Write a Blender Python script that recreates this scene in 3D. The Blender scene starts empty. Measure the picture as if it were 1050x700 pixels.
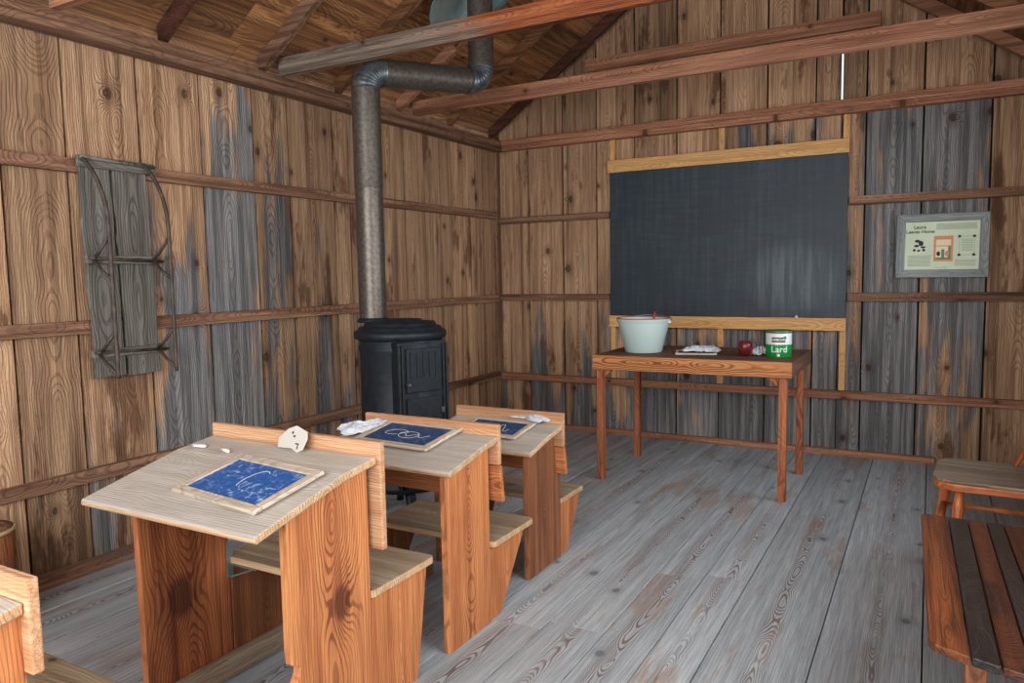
import bpy, bmesh, math, random
from mathutils import Vector, Matrix, noise
random.seed(11)
S = bpy.context.scene
COL = S.collection
# ------------------------------------------------------------------ camera
CAM = Vector((3.28997, -5.6481, 1.3)); YAW, PITCH, ROLL, FPX = -0.510431, -0.0882857, -0.01762, 766.41
f_ = Vector((math.sin(YAW)*math.cos(PITCH), math.cos(YAW)*math.cos(PITCH), math.sin(PITCH)))
r0 = Vector((math.cos(YAW), -math.sin(YAW), 0)); u0 = r0.cross(f_)
r_ = math.cos(ROLL)*r0 + math.sin(ROLL)*u0; u_ = -math.sin(ROLL)*r0 + math.cos(ROLL)*u0
cd = bpy.data.cameras.new('camera'); cam = bpy.data.objects.new('camera', cd); COL.objects.link(cam)
cd.sensor_width = 36; cd.lens = FPX/1050*36; cd.clip_start = .05
cam.matrix_world = Matrix(((r_.x, u_.x, -f_.x, CAM.x), (r_.y, u_.y, -f_.y, CAM.y), (r_.z, u_.z, -f_.z, CAM.z), (0, 0, 0, 1)))
S.camera = cam
# ------------------------------------------------------------------ world, lights, exposure
S.view_settings.view_transform = 'Standard'; S.view_settings.look = 'None'; S.view_settings.gamma = 1
S.view_settings.use_curve_mapping = False; S.view_settings.exposure = 0.08
W = bpy.data.worlds.new('sky'); S.world = W; W.use_nodes = True
W.node_tree.nodes['Background'].inputs[0].default_value = (.80, .90, 1.0, 1)
W.node_tree.nodes['Background'].inputs[1].default_value = 1.3
def area(name, loc, tgt, sx, sy, power, col):
    l = bpy.data.lights.new(name, 'AREA'); l.shape = 'RECTANGLE'; l.size = sx; l.size_y = sy; l.energy = power; l.color = col
    o = bpy.data.objects.new(name, l); COL.objects.link(o); o.location = loc
    o.rotation_euler = (Vector(tgt)-Vector(loc)).to_track_quat('-Z', 'Y').to_euler(); return o
area('daylight_through_open_front', (2.6, -7.4, 1.7), (1.9, -1, 1.2), 3.6, 2.4, 190, (1, .97, .93))
area('daylight_through_side_windows', (4.55, -3.9, 1.75), (1.5, -3.4, .9), 2.4, 1.2, 85, (1, .96, .90))
area('daylight_through_far_side_window', (4.55, -1.6, 1.75), (1.5, -1.4, .9), 1.3, 1.1, 30, (.95, .97, 1))
# ------------------------------------------------------------------ material helpers
def lin(h):
    h = h.lstrip('#'); c = [int(h[i:i+2], 16)/255 for i in (0, 2, 4)]
    return tuple(x/12.92 if x <= .04045 else ((x+.055)/1.055)**2.4 for x in c)+(1,)
class NT:
    def __init__(s, name):
        s.m = bpy.data.materials.new(name); s.m.use_nodes = True; s.t = s.m.node_tree; s.b = s.t.nodes['Principled BSDF']
    def n(s, ty, **kw):
        x = s.t.nodes.new(ty)
        for k, v in kw.items(): setattr(x, k, v)
        return x
    def L(s, a, b): s.t.links.new(a, b)
    def setv(s, sock, v):
        if hasattr(v, 'is_linked'): s.L(v, sock)
        else: sock.default_value = v
    def math(s, op, a, b=0.0, c=None, clamp=False):
        x = s.n('ShaderNodeMath', operation=op, use_clamp=clamp); s.setv(x.inputs[0], a); s.setv(x.inputs[1], b)
        if c is not None: s.setv(x.inputs[2], c)
        return x.outputs[0]
    def vmath(s, op, a, b=(0, 0, 0)):
        x = s.n('ShaderNodeVectorMath', operation=op); s.setv(x.inputs[0], a); s.setv(x.inputs[1], b); return x.outputs[0]
    def mul(s, a, v): return s.vmath('MULTIPLY', a, v)
    def noise(s, vec, scale=1.0, detail=3, rough=.55):
        x = s.n('ShaderNodeTexNoise'); s.setv(x.inputs['Vector'], vec); x.inputs['Scale'].default_value = scale
        x.inputs['Detail'].default_value = detail; x.inputs['Roughness'].default_value = rough; return x.outputs['Fac']
    def ramp(s, v, lo, hi, a=0.0, b=1.0):
        x = s.n('ShaderNodeMapRange'); x.interpolation_type = 'SMOOTHSTEP'
        for i, q in enumerate((v, lo, hi, a, b)): s.setv(x.inputs[i], q)
        return x.outputs[0]
    def mix(s, fac, a, b, blend='MIX'):
        x = s.n('ShaderNodeMix', data_type='RGBA', blend_type=blend, clamp_factor=True)
        s.setv(x.inputs['Factor'], fac); s.setv(x.inputs['A'], a); s.setv(x.inputs['B'], b); return x.outputs['Result']
    def attr(s, n, out='Vector'):
        x = s.n('ShaderNodeAttribute', attribute_name=n); return x.outputs[out]
def plain(name, col, rough=.6, metal=0.0, bump=0.0, bscale=40, mott=0.0, col2=None, spec=.5):
    t = NT(name); t.b.inputs['Roughness'].default_value = rough; t.b.inputs['Metallic'].default_value = metal
    t.b.inputs['Specular IOR Level'].default_value = spec
    c = lin(col); tc = t.n('ShaderNodeTexCoord').outputs['Object']
    n1 = t.noise(tc, bscale*.25, 5, .6); n2 = t.noise(tc, bscale, 4, .6)
    c2 = lin(col2) if col2 else tuple(x*(1-.35) for x in c[:3])+(1,)
    t.L(t.mix(t.ramp(n1, .35, .7), c, c2) if (mott or col2) else t.mix(0.0, c, c), t.b.inputs['Base Color'])
    if bump:
        b = t.n('ShaderNodeBump'); b.inputs['Strength'].default_value = bump; b.inputs['Distance'].default_value = .003
        t.L(n2, b.inputs['Height']); t.L(b.outputs[0], t.b.inputs['Normal'])
    return t.m
def wood(name, light, dark, line, grey=None, greyamt=0.0, rings=110, ringamt=.6, rough=.75, knots=(), vorknots=True,
         bump=.5, stain=None, stainamt=0.0, worn=None, spec=.3, tone=.25, saw=0.0, linesharp=(.55, .95), paint=None, fleck=0.0, streak=0.0, hamp=.34, fibre=1.0, fine=.7, kbig=1.0):
    """solid flat-sawn timber: growth rings about a wandering pith, knots, fibre, tone per board, grey weathering"""
    t = NT(name); P = t.attr('wc'); sx = t.n('ShaderNodeSeparateXYZ'); t.L(P, sx.inputs[0])
    X, Y, Z = sx.outputs; sd = t.attr('sd', 'Fac')
    zz = t.n('ShaderNodeCombineXYZ'); t.L(t.math('MULTIPLY', sd, 37.0), zz.inputs[0]); t.L(t.math('MULTIPLY', Z, 1.0), zz.inputs[2])
    H = t.math('MULTIPLY', t.math('SUBTRACT', t.noise(zz.outputs[0], 1.6, 2, .5), .5), hamp)
    warp = t.noise(t.mul(P, (9, 9, 2.2)), 1, 3, .6)
    Xw = t.math('ADD', X, t.math('MULTIPLY', t.math('SUBTRACT', warp, .5), .05))
    Yh = t.math('ADD', t.math('MULTIPLY', Y, .5), H)
    rr = t.math('SQRT', t.math('ADD', t.math('MULTIPLY', Xw, Xw), t.math('MULTIPLY', Yh, Yh)))
    km = None; kcore = None
    def addk(d):
        nonlocal km, kcore, rr
        rr = t.math('ADD', rr, t.math('MULTIPLY', t.math('POWER', 2.718, t.math('MULTIPLY', t.math('MULTIPLY', d, d), -.35)), .075))
        c = t.ramp(d, .55, 1.05, 1, 0); kcore = c if kcore is None else t.math('MAXIMUM', kcore, c)
        h = t.ramp(d, .8, 2.6, 1, 0); km = h if km is None else t.math('MAXIMUM', km, h)
    if vorknots:
        v = t.n('ShaderNodeTexVoronoi', voronoi_dimensions='2D'); v.inputs['Scale'].default_value = 1
        cb = t.n('ShaderNodeCombineXYZ'); t.L(t.math('ADD', t.math('MULTIPLY', Xw, 4.3), t.math('MULTIPLY', sd, 51.0)), cb.inputs[0])
        t.L(t.math('MULTIPLY', Z, 1.55), cb.inputs[1]); t.L(cb.outputs[0], v.inputs['Vector'])
        pv = t.vmath('SUBTRACT', cb.outputs[0], v.outputs['Position'])
        sp = t.n('ShaderNodeSeparateXYZ'); t.L(t.mul(pv, (1/4.3/.017/kbig, 1/1.55/.024/kbig, 0)), sp.inputs[0])
        d = t.math('SQRT', t.math('ADD', t.math('POWER', t.math('ABSOLUTE', sp.outputs[0]), 2.0), t.math('POWER', t.math('ABSOLUTE', sp.outputs[1]), 2.0)))
        cs = t.n('ShaderNodeSeparateColor'); t.L(v.outputs['Color'], cs.inputs[0])
        d = t.math('ADD', t.math('DIVIDE', d, t.math('ADD', t.math('MULTIPLY', cs.outputs[1], .8), .45)), t.math('MULTIPLY', t.math('GREATER_THAN', cs.outputs[0], .5), 60.0))
        addk(d)
    for kx, kz, kr in knots:
        dx = t.math('DIVIDE', t.math('SUBTRACT', X, kx), kr); dz = t.math('DIVIDE', t.math('SUBTRACT', Z, kz), kr*1.5)
        addk(t.math('SQRT', t.math('ADD', t.math('MULTIPLY', dx, dx), t.math('MULTIPLY', dz, dz))))
    ph = t.math('ADD', t.math('MULTIPLY', rr, rings*6.2832), t.math('MULTIPLY', t.noise(t.mul(P, (30, 30, 3)), 1, 3, .6), 2.2))
    ring = t.math('ADD', t.math('MULTIPLY', t.math('SINE', ph), .5), .5)
    late = t.ramp(ring, linesharp[0], linesharp[1])
    fib = t.noise(t.mul(P, (260, 260, 5)), 1, 3, .65)
    fibw = t.noise(t.mul(P, (38, 38, 1.1)), 1, 3, .6)
    big = t.noise(t.mul(P, (5, 5, .9)), 1, 4, .6)
    lo, da, li = lin(light), lin(dark), lin(line)
    c = t.mix(t.ramp(fibw, .34, .66), lo, da)
    c = t.mix(t.ramp(big, .42, .72, 0, .55), c, da)
    if streak:
        sk = t.noise(t.mul(P, (16, 16, .45)), 1, 4, .6); sk2 = t.noise(t.mul(P, (75, 75, 1.6)), 1, 3, .6)
        c = t.mix(t.math('MULTIPLY', t.ramp(sk, .54, .68), streak), c, li)
        c = t.mix(t.math('MULTIPLY', t.ramp(sk2, .58, .68), streak*fine), c, li)
        c = t.mix(t.math('MULTIPLY', t.ramp(sk, .46, .34), streak*.35), c, tuple(min(1, x*1.35) for x in lo[:3])+(1,))
    ra = t.math('MULTIPLY', late, ringamt)
    ra = t.math('MULTIPLY', ra, t.ramp(t.noise(t.mul(P, (7, 7, 1.5)), 1, 2), .35, .6, .25, 1.0))
    c = t.mix(ra, c, li)
    if worn is not None:      # brown summer wood showing through a pale worn coat
        wl, amt = worn
        mid = t.ramp(t.math('ABSOLUTE', t.math('ADD', X, t.math('MULTIPLY', t.math('SUBTRACT', big, .5), .12))), .008, .055, 1, 0)
        wm = t.math('MULTIPLY', t.math('MULTIPLY', mid, t.ramp(big, .36, .56)), amt)
        c = t.mix(t.math('MULTIPLY', wm, t.math('ADD', t.math('MULTIPLY', late, .9), .06)), c, lin(wl))
    if stain:
        sm = t.ramp(t.noise(t.mul(P, (4.5, 4.5, 1.0)), 1.3, 5, .65), .56, .64)
        c = t.mix(t.math('MULTIPLY', sm, stainamt), c, lin(stain))
    if grey:
        g = t.attr('gr', 'Fac')
        gn = t.noise(t.mul(P, (8, 8, 1.1)), 1, 5, .6)
        gm = t.ramp(t.math('ADD', t.math('ADD', g, t.math('MULTIPLY', t.math('SUBTRACT', gn, .5), 1.7)), greyamt), .42, .62)
        gc = t.mix(t.ramp(fibw, .36, .62), lin(grey[0]), lin(grey[1]))
        if streak: gc = t.mix(t.math('MULTIPLY', t.ramp(sk2, .55, .68), streak*fine), gc, lin(grey[2] if len(grey) > 2 else line))
        gc = t.mix(t.math('MULTIPLY', late, .35), gc, lin(grey[2] if len(grey) > 2 else line))
        c = t.mix(t.math('MULTIPLY', gm, .92), c, gc)
    if km is not None:
        c = t.mix(t.math('MULTIPLY', t.math('MULTIPLY', km, t.math('ADD', t.math('MULTIPLY', late, .6), .25)), .8), c, li)
        c = t.mix(t.math('MULTIPLY', kcore, .75), c, tuple(x*.55 for x in li[:3])+(1,))
    if fleck:
        fl = t.ramp(t.noise(t.mul(P, (70, 70, 12)), 1, 3, .7), .66, .72)
        c = t.mix(t.math('MULTIPLY', fl, fleck), c, tuple(min(1, x*1.9+.02) for x in lo[:3])+(1,))
    fb = t.ramp(fib, .3, .7, 1-.28*fibre, 1+.15*fibre)
    tn = t.math('ADD', t.math('MULTIPLY', t.attr('tn', 'Fac'), tone*2), 1-tone)
    k = t.math('MULTIPLY', fb, tn)
    kk = t.n('ShaderNodeCombineXYZ'); [t.L(k, kk.inputs[i]) for i in range(3)]
    c = t.mix(1.0, c, kk.outputs[0], 'MULTIPLY')
    t.L(c, t.b.inputs['Base Color'])
    t.b.inputs['Roughness'].default_value = rough; t.b.inputs['Specular IOR Level'].default_value = spec
    hgt = t.math('ADD', t.math('MULTIPLY', late, .6), t.math('MULTIPLY', fib, .7))
    if saw:
        w = t.math('SINE', t.math('ADD', t.math('MULTIPLY', Z, 520.0), t.math('ADD', t.math('MULTIPLY', X, 170.0), t.math('MULTIPLY', warp, 12.0))))
        hgt = t.math('ADD', hgt, t.math('MULTIPLY', w, saw))
    b = t.n('ShaderNodeBump'); b.inputs['Strength'].default_value = bump; b.inputs['Distance'].default_value = .004
    t.L(hgt, b.inputs['Height']); t.L(b.outputs[0], t.b.inputs['Normal'])
    return t.m
GREY = ('#77797a', '#45494b', '#34383a')
M = {}
M['wall'] = wood('weathered_wall_boards', '#c29f7e', '#98755a', '#4a2d1b', grey=('#84878a', '#565b5f', '#2e3134'), greyamt=0, rings=95, ringamt=.34, tone=.34, bump=.9, saw=.03, stain='#54331f', stainamt=.75, fleck=.1, streak=.6, fine=.35, kbig=1.4)
M['roof'] = wood('brown_roof_boards', '#a87a52', '#744b2e', '#40240f', grey=('#6e6a60', '#4b4a44'), greyamt=-.15, rings=95, ringamt=.5, tone=.35, bump=.7, stain='#c8905c', stainamt=.55, streak=.6)
M['beam'] = wood('red_brown_beam', '#bd8a6c', '#94614a', '#54301f', rings=130, ringamt=.4, bump=.6, tone=.15, grey=('#8c857b', '#625b52'), greyamt=-.15, streak=.5)
M['beam_orange'] = wood('orange_brown_beam', '#bf7448', '#8f4a2c', '#461a0c', rings=120, ringamt=.5, bump=.6, tone=.1, grey=('#9b9184', '#6d655a'), greyamt=0, streak=.8)
M['darkbeam'] = wood('dark_brown_rafter', '#6b4030', '#4a2a1f', '#2a1610', rings=90, ringamt=.5, tone=.15)
M['girt'] = wood('girt_wood', '#9c7860', '#6d4c3b', '#382218', grey=('#80776c', '#5b544c'), greyamt=-.05, rings=150, ringamt=.4, tone=.25, bump=.7, vorknots=True, streak=.6)
M['floor'] = wood('worn_grey_floor_boards', '#bcc4cb', '#a5aeb6', '#858c93', rings=230, ringamt=.28, worn=('#6a4733', .75), tone=.10, bump=.6, vorknots=True, stain='#a38b7b', stainamt=.55, rough=.7, spec=.35, linesharp=(.55, .8), fleck=.15, streak=.2, hamp=.2)
M['orange'] = wood('orange_pine', '#cf8a55', '#b56e42', '#6c351c', rings=130, ringamt=.6, tone=.1, bump=.35, knots=(), vorknots=True, linesharp=(.5, .95), spec=.4, rough=.55, stain='#9c5430', stainamt=.4, streak=.35)
M['orange_knot'] = wood('orange_pine_big_knot', '#d08b56', '#b87044', '#652c16', rings=105, ringamt=.75, tone=.05, bump=.4, knots=((.035, .40, .042),), vorknots=False, linesharp=(.5, .95), spec=.4, rough=.55, stain='#9c5430', stainamt=.3, streak=.3)
M['brown_knot'] = wood('brown_pine_big_knot', '#bd7446', '#965634', '#4a1f12', rings=105, ringamt=.5, tone=.05, bump=.4, knots=((-.03, .32, .055),), vorknots=False, spec=.4, rough=.6, stain='#7a4630', stainamt=.5, streak=.5)
M['brownpine'] = wood('brown_pine', '#a86c46', '#805034', '#4a2314', rings=130, ringamt=.5, tone=.12, bump=.35, spec=.4, rough=.6, streak=.4)
M['desktop'] = wood('grey_worn_desktop', '#c2bcb4', '#b2aba2', '#93897c', rings=110, ringamt=.25, tone=.04, bump=.3, vorknots=False, spec=.3, rough=.65, stain='#a39c93', stainamt=.4, fibre=.5)
M['edge'] = wood('raw_edge_pine', '#d2b594', '#bb9772', '#8f6a48', rings=110, ringamt=.6, tone=.1, bump=.4, vorknots=False)
M['ledge'] = wood('pale_orange_ledge', '#cfa683', '#b98862', '#8a5b3a', rings=150, ringamt=.4, tone=.08, bump=.35, vorknots=False, grey=('#bdb2a4', '#a69b8e'), greyamt=.1)
M['seat'] = wood('grey_brown_seat', '#b3a48e', '#94836d', '#5d4a38', rings=110, ringamt=.35, tone=.08, bump=.35, vorknots=True, stain='#6b5a48', stainamt=.6, rough=.6, streak=.3)
M['slateframe'] = wood('slate_frame_wood', '#cfc3b3', '#b9ac9c', '#917d66', rings=120, ringamt=.45, tone=.05, bump=.3, vorknots=False)
M['newpine'] = wood('new_yellow_pine', '#dcb078', '#cf9c62', '#a8713c', rings=70, ringamt=.5, tone=.08, bump=.2, vorknots=True)
M['tablered'] = wood('reddish_table_pine', '#b3714a', '#96563a', '#5a2a18', rings=95, ringamt=.75, tone=.1, bump=.35, vorknots=False, linesharp=(.4, .9))
M['tablefront'] = wood('orange_table_apron', '#cd9060', '#b87544', '#6e3a1c', rings=95, ringamt=.8, tone=.05, bump=.35, vorknots=False, linesharp=(.4, .9))
M['tabletop'] = wood('dark_brown_table_top', '#7a5a48', '#5f4435', '#3a261c', rings=95, ringamt=.5, tone=.1, bump=.3, vorknots=False)
M['greyplank'] = wood('silver_grey_plank', '#85827a', '#5e5c56', '#3b3a36', rings=80, ringamt=.5, tone=.1, bump=.9, vorknots=False)
M['frame'] = wood('grey_barnwood_frame', '#9aa3a3', '#7a8486', '#6a5648', rings=90, ringamt=.4, tone=.1, bump=.6, vorknots=False, stain='#8d7466', stainamt=.5)
M['slat1'] = wood('varnished_orange_brown', '#8e4f28', '#572b14', '#2c1408', rings=160, ringamt=.35, tone=.05, bump=.3, vorknots=False, rough=.36, spec=.5, stain='#2c150c', stainamt=.8, streak=.8, fleck=.2)
M['slat2'] = wood('varnished_near_black', '#3a302c', '#241c1a', '#120c0a', rings=110, ringamt=.4, tone=.05, bump=.25, vorknots=False, rough=.33, spec=.55, fleck=.1)
M['slat3'] = wood('varnished_red_brown', '#6a3820', '#45220f', '#1f0e07', rings=160, ringamt=.35, tone=.05, bump=.3, vorknots=False, rough=.34, spec=.5, stain='#1f110b', stainamt=.7, fleck=.3, streak=.8)
M['chairorange'] = wood('worn_orange_varnish', '#cf7d42', '#a85526', '#5e2a12', rings=90, ringamt=.4, tone=.05, bump=.2, vorknots=False, rough=.35, spec=.5)
M['chairseat'] = wood('worn_grey_brown_chair_seat', '#a1917e', '#7c6d5e', '#4b3d32', rings=70, ringamt=.6, tone=.05, bump=.4, vorknots=False, rough=.55)
M['dark'] = plain('dark_sheathing', '#0d0c0b', .95)
M['galv'] = plain('galvanised_steel', '#9fb9bd', .38, .55, .25, 30, 1, '#7d979d')
M['pipe'] = plain('brown_sooted_pipe', '#5c5650', .45, .45, .3, 220, 1, '#443d37')
M['pipelow'] = plain('polished_lower_pipe', '#625c56', .34, .5, .25, 220, 1, '#4a433d')
M['elbow'] = plain('dull_crimped_elbow_steel', '#6f7a80', .35, .65, .3, 90, 1, '#4a5055')
M['iron'] = plain('blackened_cast_iron', '#1f272e', .5, .2, .5, 110, 1, '#151b21', spec=.4)
M['bracket'] = plain('zinc_bracket', '#8a9799', .45, .6, .2, 60)
M['runner'] = plain('dark_wrought_runner', '#3b3431', .6, .4, .4, 90, 1, '#5a4c42')
M['card'] = plain('white_card', '#bdb9b2', .8, 0, .1, 50)
M['ink'] = plain('dark_ink', '#2b2f38', .8)
M['chalk'] = plain('white_chalk', '#dcdad6', .9)
M['cloth'] = plain('pale_blue_white_cloth', '#d3d8df', .9, 0, .4, 120, 1, '#aeb8c6')
M['bucket'] = plain('pale_aqua_enamel', '#bfd6d4', .3, 0, .05, 20)
M['redplastic'] = plain('red_handle', '#9c2b22', .4)
M['redrim'] = plain('dull_red_wire', '#a4524a', .45)
M['apple'] = plain('dark_red_apple_skin', '#6b1f22', .28, 0, .05, 60, 1, '#4a1216')
M['green'] = plain('green_can_paint', '#128a3e', .3)
M['dkgreen'] = plain('dark_green_lid', '#3f6a48', .35)
M['canwhite'] = plain('white_can_paint', '#d6dedb', .3)
M['maroon'] = plain('maroon_label', '#4a1a1c', .5)
M['paper'] = plain('pale_green_poster_paper', '#c3cfb4', .5, 0, 0, 20, 1, '#b6c4aa')
M['postertext'] = plain('grey_green_print', '#8c9c86', .7)
M['bookorange'] = plain('orange_print', '#c98355', .6)
M['bookcream'] = plain('cream_print', '#d8cfae', .6)
M['bookgreen'] = plain('green_print', '#4b7d4a', .6)
M['pinkprint'] = plain('pink_print', '#c77f7c', .6)
M['lightwood'] = plain('pale_cut_rim', '#cdb994', .7, 0, .2, 60, 1, '#b59c74')
def glass():
    t = NT('window_glass'); t.b.inputs['Transmission Weight'].default_value = 1; t.b.inputs['Roughness'].default_value = .02; t.b.inputs['IOR'].default_value = 1.05; return t.m
M['glass'] = glass()
def blackboard():
    t = NT('dusty_blackboard'); tc = t.n('ShaderNodeTexCoord').outputs['Object']
    a = t.noise(t.mul(tc, (30, 1, 1.6)), 1, 5, .65); b = t.noise(t.mul(tc, (2, 1, 2)), 1, 3); c = t.noise(t.mul(tc, (4, 1, 40)), 1, 4)
    d = t.math('ADD', t.math('MULTIPLY', a, .5), t.math('ADD', t.math('MULTIPLY', b, .4), t.math('MULTIPLY', c, .25)))
    sp = t.n('ShaderNodeSeparateXYZ'); t.L(tc, sp.inputs[0])
    ex = t.math('DIVIDE', t.math('SUBTRACT', sp.outputs[0], .50), .36); ez = t.math('DIVIDE', t.math('SUBTRACT', sp.outputs[2], .27), .28)
    sm = t.math('MULTIPLY', t.ramp(t.math('ADD', t.math('MULTIPLY', ex, ex), t.math('MULTIPLY', ez, ez)), 0, 1.2, 1, 0), t.ramp(a, .35, .7, .25, 1))
    cc = t.mix(t.ramp(d, .48, .9), lin('#212d35'), lin('#3b4a53'))
    t.L(t.mix(t.math('MULTIPLY', sm, .30), cc, lin('#8b9a9f')), t.b.inputs['Base Color'])
    t.b.inputs['Roughness'].default_value = .5; t.b.inputs['Specular IOR Level'].default_value = .35
    return t.m
M['blackboard'] = blackboard()
def slate_mat(name, base, light, amt):
    t = NT(name); tc = t.n('ShaderNodeTexCoord').outputs['Object']
    w = t.noise(tc, 9, 3); wv = t.vmath('ADD', tc, t.mul(t.n('ShaderNodeTexNoise').outputs['Color'], (0, 0, 0)))
    a = t.noise(t.mul(tc, (26, 60, 1)), 1, 6, .72); b = t.noise(t.mul(tc, (60, 22, 1)), 1, 6, .72); c = t.noise(tc, 7, 3)
    s = t.math('MAXIMUM', t.ramp(a, .52, .66), t.ramp(b, .54, .68))
    s = t.math('MULTIPLY', s, t.ramp(c, .35, .6, .3, 1.0))
    t.L(t.mix(t.math('MULTIPLY', s, amt), lin(base), lin(light)), t.b.inputs['Base Color'])
    t.b.inputs['Roughness'].default_value = .6; return t.m
M['slateblue'] = slate_mat('bright_blue_slate', '#1d5299', '#b0cfee', .85)
M['slatenavy'] = slate_mat('navy_blue_slate', '#1b3f6b', '#7fa4cc', .5)
M['slateblack'] = plain('dark_slate', '#2e3436', .6)
# ------------------------------------------------------------------ geometry helpers
class MB:
    """collects boards and shapes; carries wood coordinates, seed, tone and weathering per point"""
    def __init__(s): s.v = []; s.f = []; s.wc = []; s.sd = []; s.tn = []; s.gr = []; s.mi = []; s.sm = []; s.cur = 0
    def hexa(s, pts, grain=2, gr=(0, 0), seed=None, tn=None, xc=None, zoff=None, mat=Matrix()):
        """pts: 8 points, bottom 4 ccw then top 4 ccw"""
        seed = random.random() if seed is None else seed; tn = random.random() if tn is None else tn
        mn = [min(p[i] for p in pts) for i in range(3)]; mx = [max(p[i] for p in pts) for i in range(3)]
        oth = [i for i in range(3) if i != grain]; oth.sort(key=lambda i: -(mx[i]-mn[i])); a, b = oth
        xc = (random.random()-.5)*.5*(mx[a]-mn[a]) if xc is None else xc; zo = random.random()*40 if zoff is None else zoff
        n = len(s.v)
        for p in pts:
            s.v.append(mat @ Vector(p)); s.wc.append((p[a]-(mn[a]+mx[a])/2-xc, p[b]-mn[b]+.02, p[grain]+zo)); s.sd.append(seed); s.tn.append(tn)
            k = (p[grain]-mn[grain])/max(1e-6, mx[grain]-mn[grain]); s.gr.append(gr[0]*(1-k)+gr[1]*k)
        for q in ((3, 2, 1, 0), (4, 5, 6, 7), (0, 1, 5, 4), (1, 2, 6, 5), (2, 3, 7, 6), (3, 0, 4, 7)):
            s.f.append([n+i for i in q]); s.mi.append(s.cur); s.sm.append(False)
        return s
    def box(s, x0, x1, y0, y1, z0, z1, **k):
        if x1 < x0: x0, x1 = x1, x0
        if y1 < y0: y0, y1 = y1, y0
        if z1 < z0: z0, z1 = z1, z0
        return s.hexa([(x0, y0, z0), (x1, y0, z0), (x1, y1, z0), (x0, y1, z0), (x0, y0, z1), (x1, y0, z1), (x1, y1, z1), (x0, y1, z1)], **k)
    def prism(s, poly, axis, a, b, grain=2, seed=None, tn=None, xc=0.0, gr=0.0, zoff=None, mat=Matrix(), smooth=False):
        """poly: 2D points in the two axes other than `axis` (in x,y,z order), extruded from a to b"""
        seed = random.random() if seed is None else seed; tn = random.random() if tn is None else tn; zo = random.random()*40 if zoff is None else zoff
        def mk(p, t):
            q = list(p); q.insert(axis, t); return q
        pts = [mk(p, a) for p in poly]+[mk(p, b) for p in poly]; N = len(poly); n = len(s.v)
        mn = [min(p[i] for p in pts) for i in range(3)]; mx = [max(p[i] for p in pts) for i in range(3)]
        oth = [i for i in range(3) if i != grain]; oth.sort(key=lambda i: -(mx[i]-mn[i])); A, B = oth
        for p in pts:
            s.v.append(mat @ Vector(p)); s.wc.append((p[A]-(mn[A]+mx[A])/2-xc, p[B]-mn[B]+.02, p[grain]+zo)); s.sd.append(seed); s.tn.append(tn); s.gr.append(gr)
        fs = [list(range(N))[::-1], list(range(N, 2*N))]+[[i, (i+1) % N, N+(i+1) % N, N+i] for i in range(N)]
        for i, q in enumerate(fs): s.f.append([n+j for j in q]); s.mi.append(s.cur); s.sm.append(smooth and i > 1)
        return s
    def grid(s, rows, closed=False, smooth=True, seed=None):
        n = len(s.v); R = len(rows); C = len(rows[0]); seed = random.random() if seed is None else seed
        for r in rows:
            for p in r: s.v.append(Vector(p)); s.wc.append((p[0], p[1], p[2])); s.sd.append(seed); s.tn.append(.5); s.gr.append(0)
        for i in range(R-1):
            for j in range(C if closed else C-1):
                s.f.append([n+i*C+j, n+i*C+(j+1) % C, n+(i+1)*C+(j+1) % C, n+(i+1)*C+j]); s.mi.append(s.cur); s.sm.append(smooth)
        return s
    def lathe(s, prof, seg=32, center=(0, 0, 0), sx=1, sy=1, smooth=True, capb=True, capt=True):
        cx, cy, cz = center
        rows = [[(cx+r*sx*math.cos(2*math.pi*j/seg), cy+r*sy*math.sin(2*math.pi*j/seg), cz+z) for j in range(seg)] for r, z in prof]
        n = len(s.v); s.grid(rows, closed=True, smooth=smooth); R = len(rows)
        if capb: s.f.append([n+j for j in range(seg)][::-1]); s.mi.append(s.cur); s.sm.append(False)
        if capt: s.f.append([n+(R-1)*seg+j for j in range(seg)]); s.mi.append(s.cur); s.sm.append(False)
        return s
    def tube(s, path, rad, seg=12, caps=True, crimp=None):
        P = [Vector(p) for p in path]; rad = [rad]*len(P) if isinstance(rad, (int, float)) else rad
        T = [(P[min(i+1, len(P)-1)]-P[max(i-1, 0)]).normalized() for i in range(len(P))]
        up = Vector((0, 0, 1)) if abs(T[0].z) < .9 else Vector((1, 0, 0)); N = (up-T[0]*up.dot(T[0])).normalized(); rows = []
        L = 0; n = len(s.v); seed = random.random(); idx = []
        for i, p in enumerate(P):
            N = (N-T[i]*N.dot(T[i])).normalized(); B = T[i].cross(N); L += (p-P[i-1]).length if i else 0
            for j in range(seg):
                a = 2*math.pi*j/seg; off = (N*math.cos(a)+B*math.sin(a))*rad[i]
                s.v.append(p+off); s.wc.append((math.cos(a)*rad[i], math.sin(a)*rad[i], L+seed*9)); s.sd.append(seed); s.tn.append(.5); s.gr.append(0)
        for i in range(len(P)-1):
            for j in range(seg):
                s.f.append([n+i*seg+j, n+i*seg+(j+1) % seg, n+(i+1)*seg+(j+1) % seg, n+(i+1)*seg+j]); s.mi.append(s.cur); s.sm.append(True)
        if caps:
            s.f.append([n+j for j in range(seg)][::-1]); s.f.append([n+(len(P)-1)*seg+j for j in range(seg)]); s.mi += [s.cur]*2; s.sm += [False]*2
        return s
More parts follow.
